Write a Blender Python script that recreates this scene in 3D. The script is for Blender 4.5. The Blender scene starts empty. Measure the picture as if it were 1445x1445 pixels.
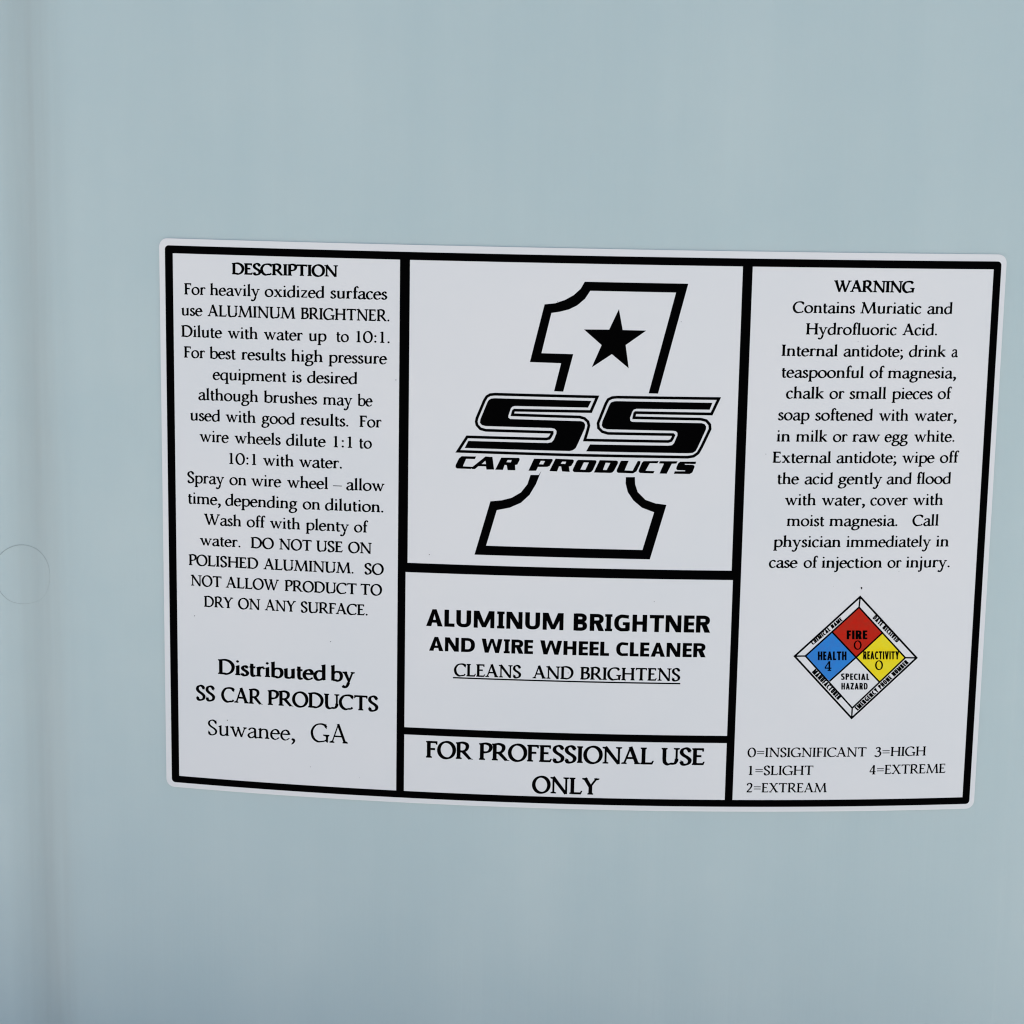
"""Close-up of a bowed blue-white plastic chemical container with its printed label.
Label coordinates (u, v) are millimetres on the sticker: u to the right from the left
outer edge of its black border, v upwards from the border's top edge."""
import bpy, math, random
from mathutils import Matrix, Vector
from mathutils.geometry import delaunay_2d_cdt

random.seed(7)
scene = bpy.context.scene
col = scene.collection
MM = 0.001

# ------------------------------------------------------------------ camera
cam_data = bpy.data.cameras.new("camera")
cam_data.sensor_width = 36.0
cam_data.lens = 73.654
cam_data.clip_start = 0.02
cam_data.clip_end = 500.0
cam = bpy.data.objects.new("camera", cam_data)
col.objects.link(cam)
cam.matrix_world = Matrix((
    (0.99924248, -0.02333422, 0.03114446, (0.642 - 0.0) * MM),
    (0.03490322, 0.18342214, -0.98241417, -492.869 * MM),
    (0.01721129, 0.98275726, 0.18409764, 30.987 * MM),
    (0, 0, 0, 1)))
scene.camera = cam

# ------------------------------------------------------------------ sky, sun, exposure
SUN_EL, SUN_ROT = math.radians(72), math.radians(34)
world = bpy.data.worlds.new("World")
scene.world = world
world.use_nodes = True
wn = world.node_tree.nodes
sky = wn.new("ShaderNodeTexSky")
sky.sky_type = 'NISHITA'
sky.sun_disc = False
sky.sun_elevation = SUN_EL
sky.sun_rotation = SUN_ROT
sky.air_density = 1.0
sky.dust_density = 4.0
sky.ozone_density = 1.0
world.node_tree.links.new(sky.outputs[0], wn["Background"].inputs[0])
wn["Background"].inputs[1].default_value = 0.10
sun_data = bpy.data.lights.new("sun", 'SUN')
sun_data.energy = 4.5
sun_data.angle = math.radians(0.5)
sun_data.color = (1.0, 0.95, 0.88)
sun = bpy.data.objects.new("sun", sun_data)
col.objects.link(sun)
# direction the light travels, towards the front of the container
d = Vector((-math.sin(SUN_ROT) * math.cos(SUN_EL), -math.cos(SUN_ROT) * math.cos(SUN_EL), -math.sin(SUN_EL)))
sun.rotation_euler = d.to_track_quat('-Z', 'Y').to_euler()
scene.view_settings.view_transform = 'Standard'
scene.view_settings.look = 'None'
scene.view_settings.exposure = 0.91
scene.view_settings.gamma = 1.0
scene.cycles.pixel_filter_type = 'BLACKMAN_HARRIS'
scene.cycles.filter_width = 1.15

# ------------------------------------------------------------------ materials
def new_mat(name, color, rough=0.5, spec=0.5):
    m = bpy.data.materials.new(name)
    m.use_nodes = True
    b = m.node_tree.nodes["Principled BSDF"]
    b.inputs["Base Color"].default_value = (*color, 1)
    b.inputs["Roughness"].default_value = rough
    b.inputs["Specular IOR Level"].default_value = spec
    return m, b

def noise_mix(m, b, c1, c2, scale, detail=3, stretch=(1, 1, 1), lo=0.35, hi=0.65):
    nt = m.node_tree
    tc = nt.nodes.new("ShaderNodeTexCoord")
    mp = nt.nodes.new("ShaderNodeMapping")
    mp.inputs["Scale"].default_value = stretch
    n = nt.nodes.new("ShaderNodeTexNoise")
    n.inputs["Scale"].default_value = scale
    n.inputs["Detail"].default_value = detail
    r = nt.nodes.new("ShaderNodeMapRange")
    r.inputs["From Min"].default_value = lo
    r.inputs["From Max"].default_value = hi
    mx = nt.nodes.new("ShaderNodeMix")
    mx.data_type = 'RGBA'
    mx.inputs["A"].default_value = (*c1, 1)
    mx.inputs["B"].default_value = (*c2, 1)
    L = nt.links.new
    L(tc.outputs["Object"], mp.inputs[0]); L(mp.outputs[0], n.inputs["Vector"])
    L(n.outputs[0], r.inputs[0]); L(r.outputs[0], mx.inputs["Factor"])
    L(mx.outputs["Result"], b.inputs["Base Color"])
    return tc, mp, n, mx

# blow-moulded HDPE: faint vertical flow streaks, cloudy mottling, orange-peel relief
M_PLASTIC, b = new_mat("moulded_plastic", (0.44, 0.56, 0.57), 0.33, 0.5)
tc, mp, n1, mx = noise_mix(M_PLASTIC, b, (0.476, 0.592, 0.594), (0.524, 0.632, 0.626), 6, 4, (7, 7, 0.6))
nt = M_PLASTIC.node_tree
n2 = nt.nodes.new("ShaderNodeTexNoise"); n2.inputs["Scale"].default_value = 45; n2.inputs["Detail"].default_value = 7
r2 = nt.nodes.new("ShaderNodeMapRange"); r2.inputs["From Min"].default_value = .15; r2.inputs["From Max"].default_value = .85
r2.inputs["To Min"].default_value = 0.0; r2.inputs["To Max"].default_value = 0.65
mx2 = nt.nodes.new("ShaderNodeMix"); mx2.data_type = 'RGBA'
mx2.inputs["B"].default_value = (0.452, 0.578, 0.588, 1)
nt.links.new(tc.outputs["Object"], n2.inputs["Vector"]); nt.links.new(n2.outputs[0], r2.inputs[0])
nt.links.new(r2.outputs[0], mx2.inputs["Factor"]); nt.links.new(mx.outputs["Result"], mx2.inputs["A"])
nt.links.new(mx2.outputs["Result"], b.inputs["Base Color"])
n3 = nt.nodes.new("ShaderNodeTexNoise"); n3.inputs["Scale"].default_value = 9; n3.inputs["Detail"].default_value = 2
mp3 = nt.nodes.new("ShaderNodeMapping"); mp3.inputs["Scale"].default_value = (2.5, 2.5, 0.7)
n4 = nt.nodes.new("ShaderNodeTexNoise"); n4.inputs["Scale"].default_value = 900; n4.inputs["Detail"].default_value = 2
bp = nt.nodes.new("ShaderNodeBump"); bp.inputs["Strength"].default_value = 0.6; bp.inputs["Distance"].default_value = 0.0020
bp2 = nt.nodes.new("ShaderNodeBump"); bp2.inputs["Strength"].default_value = 0.45; bp2.inputs["Distance"].default_value = 0.00004
nt.links.new(tc.outputs["Object"], mp3.inputs[0]); nt.links.new(mp3.outputs[0], n3.inputs["Vector"])
nt.links.new(tc.outputs["Object"], n4.inputs["Vector"])
nt.links.new(n3.outputs[0], bp.inputs["Height"]); nt.links.new(n4.outputs[0], bp2.inputs["Height"])
nt.links.new(bp.outputs[0], bp2.inputs["Normal"]); nt.links.new(bp2.outputs[0], b.inputs["Normal"])
# shade of the moulded channels beside both corners, painted in with grey dust
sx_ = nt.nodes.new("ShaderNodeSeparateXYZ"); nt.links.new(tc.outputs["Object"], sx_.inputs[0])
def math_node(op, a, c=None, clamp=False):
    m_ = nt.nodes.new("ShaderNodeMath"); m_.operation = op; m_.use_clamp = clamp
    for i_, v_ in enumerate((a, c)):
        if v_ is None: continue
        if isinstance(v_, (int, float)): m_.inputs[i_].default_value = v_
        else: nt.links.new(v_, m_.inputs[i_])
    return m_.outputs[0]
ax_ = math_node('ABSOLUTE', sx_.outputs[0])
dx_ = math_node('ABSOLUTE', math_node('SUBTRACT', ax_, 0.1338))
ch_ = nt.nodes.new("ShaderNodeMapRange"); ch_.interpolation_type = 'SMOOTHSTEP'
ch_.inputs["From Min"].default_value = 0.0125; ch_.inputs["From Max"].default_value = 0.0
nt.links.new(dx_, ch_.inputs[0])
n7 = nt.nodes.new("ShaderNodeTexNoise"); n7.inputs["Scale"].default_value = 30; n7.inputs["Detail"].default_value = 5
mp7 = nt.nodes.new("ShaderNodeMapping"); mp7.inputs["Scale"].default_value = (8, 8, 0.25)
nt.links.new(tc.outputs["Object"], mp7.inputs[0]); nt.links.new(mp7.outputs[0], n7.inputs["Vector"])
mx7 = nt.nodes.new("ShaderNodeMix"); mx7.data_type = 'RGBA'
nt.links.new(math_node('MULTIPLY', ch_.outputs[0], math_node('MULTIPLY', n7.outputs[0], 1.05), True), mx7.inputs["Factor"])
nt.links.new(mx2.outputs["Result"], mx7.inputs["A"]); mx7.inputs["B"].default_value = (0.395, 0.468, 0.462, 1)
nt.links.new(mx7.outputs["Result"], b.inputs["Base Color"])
# fine vertical die lines and a patchy sheen
n5 = nt.nodes.new("ShaderNodeTexNoise"); n5.inputs["Scale"].default_value = 60; n5.inputs["Detail"].default_value = 4
mp5 = nt.nodes.new("ShaderNodeMapping"); mp5.inputs["Scale"].default_value = (6, 6, 0.05)
bp5 = nt.nodes.new("ShaderNodeBump"); bp5.inputs["Strength"].default_value = 0.35; bp5.inputs["Distance"].default_value = 0.00030
nt.links.new(tc.outputs["Object"], mp5.inputs[0]); nt.links.new(mp5.outputs[0], n5.inputs["Vector"])
nt.links.new(n5.outputs[0], bp5.inputs["Height"]); nt.links.new(bp2.outputs[0], bp5.inputs["Normal"]); nt.links.new(bp5.outputs[0], b.inputs["Normal"])
r6 = nt.nodes.new("ShaderNodeMapRange"); r6.inputs["From Min"].default_value = .15; r6.inputs["From Max"].default_value = .85
r6.inputs["To Min"].default_value = 0.26; r6.inputs["To Max"].default_value = 0.42
nt.links.new(n2.outputs[0], r6.inputs[0]); nt.links.new(r6.outputs[0], b.inputs["Roughness"])
b.inputs["Subsurface Weight"].default_value = 0.25
b.inputs["Subsurface Radius"].default_value = (0.6, 0.9, 1.0)
b.inputs["Subsurface Scale"].default_value = 0.004

M_LABEL, b = new_mat("white_vinyl", (0.80, 0.80, 0.82), 0.42, 0.45)
ltc, _, ln, _ = noise_mix(M_LABEL, b, (0.755, 0.772, 0.765), (0.785, 0.788, 0.775), 22, 4, (1, 1, 1))
lb = M_LABEL.node_tree.nodes.new("ShaderNodeBump"); lb.inputs["Strength"].default_value = 0.3; lb.inputs["Distance"].default_value = 0.0006
M_LABEL.node_tree.links.new(ln.outputs[0], lb.inputs["Height"]); M_LABEL.node_tree.links.new(lb.outputs[0], b.inputs["Normal"])
M_INK, _ = new_mat("black_ink", (0.0006, 0.0006, 0.0008), 0.8, 0.015)
M_RED, b = new_mat("red_ink", (0.42, 0.012, 0.008), 0.55, 0.06)
noise_mix(M_RED, b, (0.56, 0.016, 0.006), (0.48, 0.024, 0.010), 700, 2)
M_BLUE, b = new_mat("blue_ink", (0.03, 0.22, 0.65), 0.55, 0.06)
noise_mix(M_BLUE, b, (0.030, 0.235, 0.66), (0.042, 0.215, 0.61), 700, 2)
M_YELLOW, b = new_mat("yellow_ink", (0.75, 0.58, 0.01), 0.55, 0.06)
noise_mix(M_YELLOW, b, (0.90, 0.71, 0.010), (0.86, 0.74, 0.03), 700, 2)
M_SPECK, _ = new_mat("grey_dust", (0.04, 0.04, 0.045), 0.8, 0.1)
M_MARK, _ = new_mat("grimy_mould_line", (0.37, 0.44, 0.44), 0.5, 0.3)
M_GROUND, b = new_mat("concrete", (0.3, 0.3, 0.29), 0.85, 0.3)
noise_mix(M_GROUND, b, (0.33, 0.325, 0.315), (0.41, 0.405, 0.39), 14, 8)

# ------------------------------------------------------------------ the bowed panel
R = 563.75           # mm, radius of the bowed front panel
ARC = 125.5          # half of the panel's arc length

def wrap(u, v, h=0.0):
    th = (u - 100.0) / R
    r = R + h
    return (r * math.sin(th) * MM, (R - r * math.cos(th)) * MM, v * MM)

def link(name, verts, faces, mat, parent=None, smooth=False):
    me = bpy.data.meshes.new(name)
    me.from_pydata(verts, [], faces)
    me.materials.append(mat)
    if smooth:
        me.polygons.foreach_set("use_smooth", [True] * len(me.polygons))
    me.update()
    o = bpy.data.objects.new(name, me)
    col.objects.link(o)
    if parent: o.parent = parent
    return o

# container body: closed rounded-square profile; the front follows the label's arc, with a
# shallow moulded groove beside each corner
def profile():
    pts = []                                    # (x, y, nx, ny)
    def sm(x): x = min(1, max(0, x)); return x * x * (3 - 2 * x)
    def groove(s, side):
        a = abs(s)
        g = -2.6 * sm((a - 127.6) / 9.5) + 2.5 * sm((a - 136.3) / 10.5)      # long shallow channel
        g += 0.10 * math.exp(-((a - 127.0) / 0.8) ** 2)                       # fine bead at its edge
        if side > 0 and a < 110:                                                            # two flow seams right of centre
            g += 0.022 * sm((s - 1.6) / 0.7) + 0.018 * sm((s - 71.5) / 0.7)
        return g
    half = []
    x = R * math.sin(ARC / R); y = R - R * math.cos(ARC / R); h = ARC / R
    s = 0.0
    while s < ARC - 1e-6:
        th = s / R
        half.append((s, R * math.sin(th), R - R * math.cos(th), th)); s += 0.4
    s = ARC; ds = 0.5; ph = ARC / R; px_, py_ = R * math.sin(ph), R - R * math.cos(ph)
    while ph < math.pi / 2:
        half.append((s, px_, py_, ph))
        k = 1 / 46.0 if s > 165 else (1 / R + (1 / 46.0 - 1 / R) * max(0, (s - 150)) / 15)
        px_ += math.cos(ph) * ds; py_ += math.sin(ph) * ds; ph += k * ds; s += ds
    xe, ye = px_, py_
    right, left = [], []
    for s, a, c, ph in half:
        nx, ny = math.sin(ph), -math.cos(ph)
        g = groove(s, 1)
        right.append((a + nx * g, c + ny * g, nx, ny))
        g = groove(s, -1)
        left.append((a + nx * g, c + ny * g, nx, ny))
    DEPTH = 2 * ye + 130
    rhs = right + [(a, DEPTH - c, nx, -ny) for a, c, nx, ny in reversed(left)]
    lhs = [(-a, c, -nx, ny) for a, c, nx, ny in reversed(left + [(a, DEPTH - c, nx, -ny) for a, c, nx, ny in reversed(left)])]
    loop = rhs[:] + lhs[1:-1]
    return loop

def body(parent):
    loop = profile()
    n = len(loop)
    rings = []
    ZB, ZT, RAD = -245.0, 105.0, 22.0
    for k in range(9):
        a = math.pi / 2 * (1 - k / 8)
        rings.append((RAD * (1 - math.cos(a)), ZB + RAD * (1 - math.sin(a))))
    for z in range(-215, 80, 15): rings.append((0, float(z)))
    for k in range(9):
        a = math.pi / 2 * k / 8
        rings.append((RAD * (1 - math.cos(a)), ZT - RAD + RAD * math.sin(a)))
    verts, faces = [], []
    for inset, z in rings:
        for x, y, nx, ny in loop:
            verts.append(((x - nx * inset) * MM, (y - ny * inset) * MM, z * MM))
    for r in range(len(rings) - 1):
        for i in range(n):
            j = (i + 1) % n
            faces.append((r * n + i, r * n + j, (r + 1) * n + j, (r + 1) * n + i))
    faces.append(tuple(reversed(range(n))))
    m = (len(rings) - 1) * n
    faces.append(tuple(range(m, m + n)))
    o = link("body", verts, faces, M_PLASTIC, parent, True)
    return o, loop

# ------------------------------------------------------------------ flat shapes laid on the curve
def union(polys, holes=(), grid=None, eps=1e-5):
    """Union of 2D polygons minus holes as (verts, tris)."""
    vs, es = [], []
    for p in list(polys) + list(holes):
        k = len(vs)
        vs += [Vector((q[0], q[1])) for q in p]
        es += [(k + i, k + (i + 1) % len(p)) for i in range(len(p))]
    if grid:
        xs = [v.x for v in vs]; ys = [v.y for v in vs]
        x = math.floor(min(xs) / grid) * grid + grid * 0.37
        while x < max(xs):
            if x > min(xs):
                k = len(vs); vs += [Vector((x, min(ys) - 1)), Vector((x, max(ys) + 1))]; es.append((k, k + 1))
            x += grid
    def winding(P, x, y):
        w = 0
        for i in range(len(P)):
            x0, y0 = P[i]; x1, y1 = P[(i + 1) % len(P)]
            if (y0 <= y) != (y1 <= y):
                c = (x1 - x0) * (y - y0) - (x - x0) * (y1 - y0)
                if y0 <= y and c > 0: w += 1
                elif y0 > y and c < 0: w -= 1
        return w
    v, e, f, _, _, _ = delaunay_2d_cdt(vs, es, [], 0, eps, False)
    boxes = [(min(q[0] for q in P), max(q[0] for q in P), min(q[1] for q in P), max(q[1] for q in P)) for P in polys]
    tris = []
    for t in f:
        x = sum(v[i].x for i in t) / 3; y = sum(v[i].y for i in t) / 3
        if any(winding(P, x, y) for P in holes): continue
        if any(bx[0] <= x <= bx[1] and bx[2] <= y <= bx[3] and winding(P, x, y) for P, bx in zip(polys, boxes)):
            tris.append(tuple(t))
    return [(q.x, q.y) for q in v], tris

class Ink:
    """Collects tessellated shapes in label coordinates, builds one mesh."""
    def __init__(self): self.v = []; self.f = []
    def add(self, vt, h):
        v, t = vt
        used = sorted({i for f in t for i in f}); m = {}
        for i in used:
            m[i] = len(self.v); self.v.append(wrap(v[i][0], v[i][1], h))
        self.f += [tuple(m[i] for i in f) for f in t]
    def build(self, name, mat, parent): return link(name, self.v, self.f, mat, parent)

H_LABEL, H_INK, H_LINE, H_TEXT = 0.22, 0.235, 0.25, 0.265

def rrect(x0, y0, x1, y1, r, n=6):
    p = []
    for cx, cy, a0 in ((x1 - r, y1 - r, 0), (x0 + r, y1 - r, 90), (x0 + r, y0 + r, 180), (x1 - r, y0 + r, 270)):
        for k in range(n + 1):
            a = math.radians(a0 + 90 * k / n); p.append((cx + r * math.cos(a), cy + r * math.sin(a)))
    return p

def stroke_polys(pts, widths, closed=False):
    """Quads along a path with mitred joints."""
    n = len(pts); L = []; Rr = []
    for i in range(n):
        p = pts[i]
        a = pts[i - 1] if (i > 0 or closed) else None
        c = pts[(i + 1) % n] if (i < n - 1 or closed) else None
        def nrm(p, q):
            dx, dy = q[0] - p[0], q[1] - p[1]; l = math.hypot(dx, dy) or 1e-9; return (-dy / l, dx / l)
        if a is None: nx, ny = nrm(p, c); m = 1
        elif c is None: nx, ny = nrm(a, p); m = 1
        else:
            n1, n2 = nrm(a, p), nrm(p, c)
            nx, ny = n1[0] + n2[0], n1[1] + n2[1]; l = math.hypot(nx, ny) or 1e-9; nx /= l; ny /= l
            m = min(2.2, 1 / max(0.3, nx * n1[0] + ny * n1[1]))
        w = widths[i] / 2 * m
        L.append((p[0] + nx * w, p[1] + ny * w)); Rr.append((p[0] - nx * w, p[1] - ny * w))
    out = []
    for i in range(n if closed else n - 1):
        j = (i + 1) % n
        out.append([Rr[i], Rr[j], L[j], L[i]])
    return out

def catmull(pts, closed=False, k=7):
    n = len(pts); out = []
    for i in range(n if closed else n - 1):
        g = lambda j: pts[j % n] if closed else pts[max(0, min(n - 1, j))]
        p0, p1, p2, p3 = g(i - 1), g(i), g(i + 1), g(i + 2)
        for s in range(k):
            t = s / k
            out.append(tuple(0.5 * (2 * p1[d] + (p2[d] - p0[d]) * t + (2 * p0[d] - 5 * p1[d] + 4 * p2[d] - p3[d]) * t * t
                             + (3 * p1[d] - p0[d] - 3 * p2[d] + p3[d]) * t ** 3) for d in (0, 1)))
    if not closed: out.append(tuple(pts[-1]))
    return out

def circle(x, y, r, n=12, ry=None):
    ry = ry or r
    return [(x + r * math.cos(2 * math.pi * i / n), y + ry * math.sin(2 * math.pi * i / n)) for i in range(n)]

# ------------------------------------------------------------------ old-style serif alphabet
class Serif:
    """Strokes of a humanist book face; cap height 1, x-height .66."""
    X, A, D = 0.66, 1.06, -0.35
    def __init__(self, T=.132, t=.052, b=0.0):
        self.T, self.t, self.b = T + b, t + b * .75, b
        self.p = []
    def w(self, dx, dy):                       # broad pen held at 18 degrees
        a = math.atan2(dy, dx) - math.radians(18)
        return self.t + (self.T - self.t) * abs(math.sin(a)) ** 1.25
    def C(self, pts, closed=False, s0=1.0, s1=1.0, k=7, f=1.0):
        q = catmull(pts, closed, k); n = len(q); ws = []
        for i in range(n):
            a = q[i - 1] if (i or closed) else q[0]; c = q[(i + 1) % n] if (i < n - 1 or closed) else q[-1]
            w = self.w(c[0] - a[0], c[1] - a[1]) * f
            r = i / (n - 1)
            w *= 1 + (s0 - 1) * max(0, 1 - r * 4) + (s1 - 1) * max(0, 1 - (1 - r) * 4)
            ws.append(w)
        self.p += stroke_polys(q, ws, closed)
    def O(self, cx, cy, rx, ry, tilt=8, f=1.0):
        tl = math.radians(tilt); pts = []
        for i in range(28):
            a = 2 * math.pi * i / 28
            x, y = rx * math.cos(a), ry * math.sin(a)
            pts.append((cx + x, cy + y + 0.0 * tl))
        q = pts; ws = [self.w(q[(i + 1) % 28][0] - q[i - 1][0], q[(i + 1) % 28][1] - q[i - 1][1]) * f for i in range(28)]
        self.p += stroke_polys(q, ws, True)
    def L(self, p, q, w='T', w2=None):
        W = lambda z: self.T if z == 'T' else self.t * 1.15 if z == 't' else z + self.b * .8
        self.p += stroke_polys([p, q], [W(w), W(w2 if w2 is not None else w)])
    def ser(self, x, y, s=1, hw=.135, c=None, l=None, r=None):
        h = .052 + self.b * .35; ws = (c if c is not None else self.T) / 2
        l = hw if l is None else l; r = hw if r is None else r
        l += self.b * .3; r += self.b * .3
        self.p.append([(x - l, y), (x + r, y), (x + r, y + s * h), (x + min(ws, r), y + s * .11), (x - min(ws, l), y + s * .11), (x - l, y + s * h)])
    def flag(self, x, y, l=.15):
        w = self.T / 2
        self.p.append([(x - l, y - .085), (x - l + .02, y - .045), (x + w * .6, y + .02), (x + w, y + .02), (x + w, y - .18), (x - w, y - .18), (x - w, y - .10 - self.b * .4)])
    def dot(self, x, y, r=.085):
        r += self.b * .35
        self.p.append([(x - r, y), (x - .15 * r, y + r), (x + r, y + .15 * r), (x + .15 * r, y - r)]); self.p.append(circle(x, y, r * .86, 10))
    def arm(self, x, y, s, l=.17, sl=.05):     # beak at the end of an arm, s=-1 hangs, +1 stands
        w = .045 + self.b * .8
        self.p.append([(x - w * .9, y), (x + w * .35, y), (x + w * .35 + sl * (s > 0), y + s * l), (x + w * .35 + sl * (s > 0) - w * .9, y + s * l)])
        self.p.append([(x - .11, y), (x, y), (x, y + s * .09)])

def serif_glyph(ch, T, t, b):
    g = Serif(T, t, b); X, A, D = g.X, g.A, g.D; T, t = g.T, g.t; e = t / 2
    if ch == 'A':
        g.L((.115, .02), (.43, 1.0), .055, .05); g.L((.42, 1.03), (.77, .02), 'T'); g.L((.23, .36), (.62, .36), 't')
        g.ser(.11, 0, hw=.12, c=t); g.ser(.78, 0, hw=.13); return g, .93
    if ch == 'B':
        g.L((.16, 0), (.16, 1)); g.ser(.16, 0, l=.13, r=0); g.ser(.16, 1, -1, l=.13, r=0)
        g.C([(.12, 1 - e), (.34, 1 - e), (.52, .92), (.55, .77), (.47, .60), (.32, .54), (.16, .535)])
        g.C([(.16, .535), (.38, .54), (.58, .45), (.62, .28), (.52, .10), (.34, e), (.12, e)]); return g, .70
    if ch in 'CG':
        x1 = .80
        g.C([(x1, .80), (.70, .93), (.50, 1 - e * .6), (.26, .90), (.09, .66), (.065, .42), (.16, .17), (.36, .025), (.56, .0 + e), (.70, .07), (.79 if ch == 'C' else .80, .17 if ch == 'C' else .13)], s1=.8)
        g.p.append([(x1 + .035, 1.0 - .02), (x1 + .0, .98), (x1 - .10, .93), (x1 - .02, .72), (x1 + .035, .70)] if ch == 'C' else [(.80, .99), (.76, .98), (.68, .92), (.78, .74), (.82, .72)])
        if ch == 'G':
            g.L((.83, .40), (.83, .02), 'T', .09); g.ser(.83, .42, -1, l=.2, r=.12)
            g.p.append([(.77, .20), (.77, .03), (.875, -.02), (.875, .2)])
            return g, .96
        return g, .86
    if ch == 'D':
        g.L((.16, 0), (.16, 1)); g.ser(.16, 0, l=.14, r=0); g.ser(.16, 1, -1, l=.14, r=0)
        g.C([(.12, 1 - e), (.40, .985), (.66, .89), (.82, .68), (.845, .44), (.74, .19), (.52, .04), (.32, e), (.12, e)]); return g, .95
    if ch in 'EF':
        g.L((.16, 0), (.16, 1)); g.ser(.16, 1, -1, l=.13, r=0); g.L((.12, 1 - e), (.58, 1 - e), 't'); g.arm(.58, 1.0, -1, .20)
        g.L((.16, .53), (.47, .53), 't'); g.p.append([(.36, .53), (.49, .59), (.49, .45), (.40, .50)])
        if ch == 'E':
            g.ser(.16, 0, l=.13, r=0); g.L((.12, e), (.58, e), 't'); g.arm(.57, 0, 1, .20, .07); return g, .69
        g.ser(.16, 0, l=.13, r=.15); return g, .62
    if ch == 'H':
        g.L((.17, 0), (.17, 1)); g.L((.81, 0), (.81, 1)); g.L((.17, .52), (.81, .52), 't')
        for x in (.17, .81): g.ser(x, 0); g.ser(x, 1, -1)
        return g, .98
    if ch == 'I': g.L((.17, 0), (.17, 1)); g.ser(.17, 0); g.ser(.17, 1, -1); return g, .36
    if ch == 'L':
        g.L((.17, 0), (.17, 1)); g.ser(.17, 1, -1, hw=.14); g.ser(.17, 0, l=.14, r=0); g.L((.12, e), (.62, e), 't'); g.arm(.60, 0, 1, .22, .08); return g, .70
    if ch == 'M':
        g.L((.14, .02), (.27, .98), .06); g.L((.22, 1.0), (.62, .0), 'T', .115); g.L((.61, .0), (1.0, 1.0), .06); g.L((1.0, 1.0), (1.10, 0), 'T')
        g.ser(.135, 0, hw=.13, c=t); g.ser(1.10, 0, hw=.14); g.ser(.24, 1, -1, l=.12, r=.06); g.ser(1.0, 1, -1, l=.06, r=.12); return g, 1.26
    if ch == 'N':
        g.L((.17, .0), (.17, .95), .06); g.L((.14, 1.0), (.84, .0), 'T', .12); g.L((.85, -.02), (.85, 1), .065)
        g.ser(.17, 0, hw=.13, c=t); g.ser(.15, 1, -1, l=.13, r=.08); g.ser(.85, 1, -1, hw=.14, c=t); return g, 1.01
    if ch == 'O': g.O(.475, .5, .405, .49); return g, .95
    if ch in 'PR':
        g.L((.16, 0), (.16, 1)); g.ser(.16, 1, -1, l=.13, r=0); g.ser(.16, 0, l=.13, r=.15)
        g.C([(.12, 1 - e), (.36, .985), (.57, .90), (.615, .72), (.52, .53), (.34, .46), (.16, .47)])
        if ch == 'R': g.L((.36, .50), (.76, .02), 'T', .11); g.p.append([(.66, 0), (.92, 0), (.92, .03), (.78, .07), (.70, .13)]); return g, .86
        return g, .66
    if ch == 'S':
        g.C([(.52, .78), (.44, .93), (.30, .985), (.14, .90), (.10, .73), (.20, .58), (.40, .44), (.52, .29), (.48, .11), (.32, .015), (.16, .04), (.09, .20)], f=1.0)
        g.p.append([(.545, .98), (.51, .97), (.44, .91), (.51, .72), (.545, .72)]); g.p.append([(.055, .27), (.09, .28), (.17, .10), (.075, .03), (.055, .03)]); return g, .62
    if ch == 'T':
        g.L((.43, 0), (.43, 1)); g.ser(.43, 0); g.L((.04, 1 - e), (.82, 1 - e), 't'); g.arm(.80, 1.0, -1, .19)
        g.p.append([(.03, 1), (.09, 1), (.18, .94), (.06, .79), (.03, .80)]); return g, .86
    if ch == 'U':
        g.ser(.17, 1, -1); g.ser(.79, 1, -1, c=t); g.L((.17, 1), (.17, .35)); g.L((.79, 1), (.79, .35), .065)
        g.C([(.17, .36), (.20, .14), (.34, .02), (.50, .005 + e), (.68, .07), (.78, .22), (.79, .36)]); return g, .94
    if ch == 'V':
        g.L((.13, 1), (.47, 0), 'T', .1); g.L((.46, 0), (.80, 1), .06); g.ser(.13, 1, -1, hw=.13); g.ser(.80, 1, -1, hw=.12, c=t); return g, .92
    if ch == 'W':
        g.L((.12, 1), (.42, .0), 'T', .1); g.L((.41, .0), (.68, .98), .06); g.L((.60, 1), (.88, .0), 'T', .1); g.L((.87, .0), (1.2, 1), .06)
        g.ser(.12, 1, -1, hw=.13); g.ser(1.20, 1, -1, hw=.12, c=t); g.ser(.62, 1, -1, hw=.12); return g, 1.30
    if ch == 'X':
        g.L((.17, 1), (.75, 0), 'T'); g.L((.72, 1), (.14, 0), .06); g.ser(.17, 1, -1); g.ser(.76, 0); g.ser(.73, 1, -1, c=t, hw=.12); g.ser(.13, 0, c=t, hw=.12); return g, .90
    if ch == 'Y':
        g.L((.13, 1), (.43, .46), 'T'); g.L((.42, .48), (.76, 1), .065); g.L((.43, .52), (.43, 0)); g.ser(.43, 0); g.ser(.13, 1, -1, hw=.13); g.ser(.76, 1, -1, c=t, hw=.12); return g, .86
    if ch == 'a':
        g.C([(.12, .52), (.20, .62), (.32, X - e * .5), (.44, .60), (.47, .48)]); g.L((.47, .50), (.47, .12)); g.dot(.125, .535, .05)
        g.C([(.47, .43), (.28, .35), (.12, .25), (.085, .13), (.18, .015), (.30, .02), (.40, .09), (.47, .15)]); g.C([(.47, .14), (.50, .03), (.56, .02), (.62, .07)], k=4); return g, .61
    if ch in 'bp':
        if ch == 'b': g.L((.14, .02), (.14, A - .02)); g.flag(.14, A, .13)
        else: g.L((.14, D), (.14, X - .02)); g.flag(.14, X + .01, .12); g.ser(.14, D, hw=.13, h=None) if False else g.ser(.14, D)
        g.C([(.14, .46), (.26, .60), (.40, X - e * .7), (.55, .58), (.625, .38), (.58, .15), (.44, .02), (.28, .0 + e), (.14, .06)]); return g, .70
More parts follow.
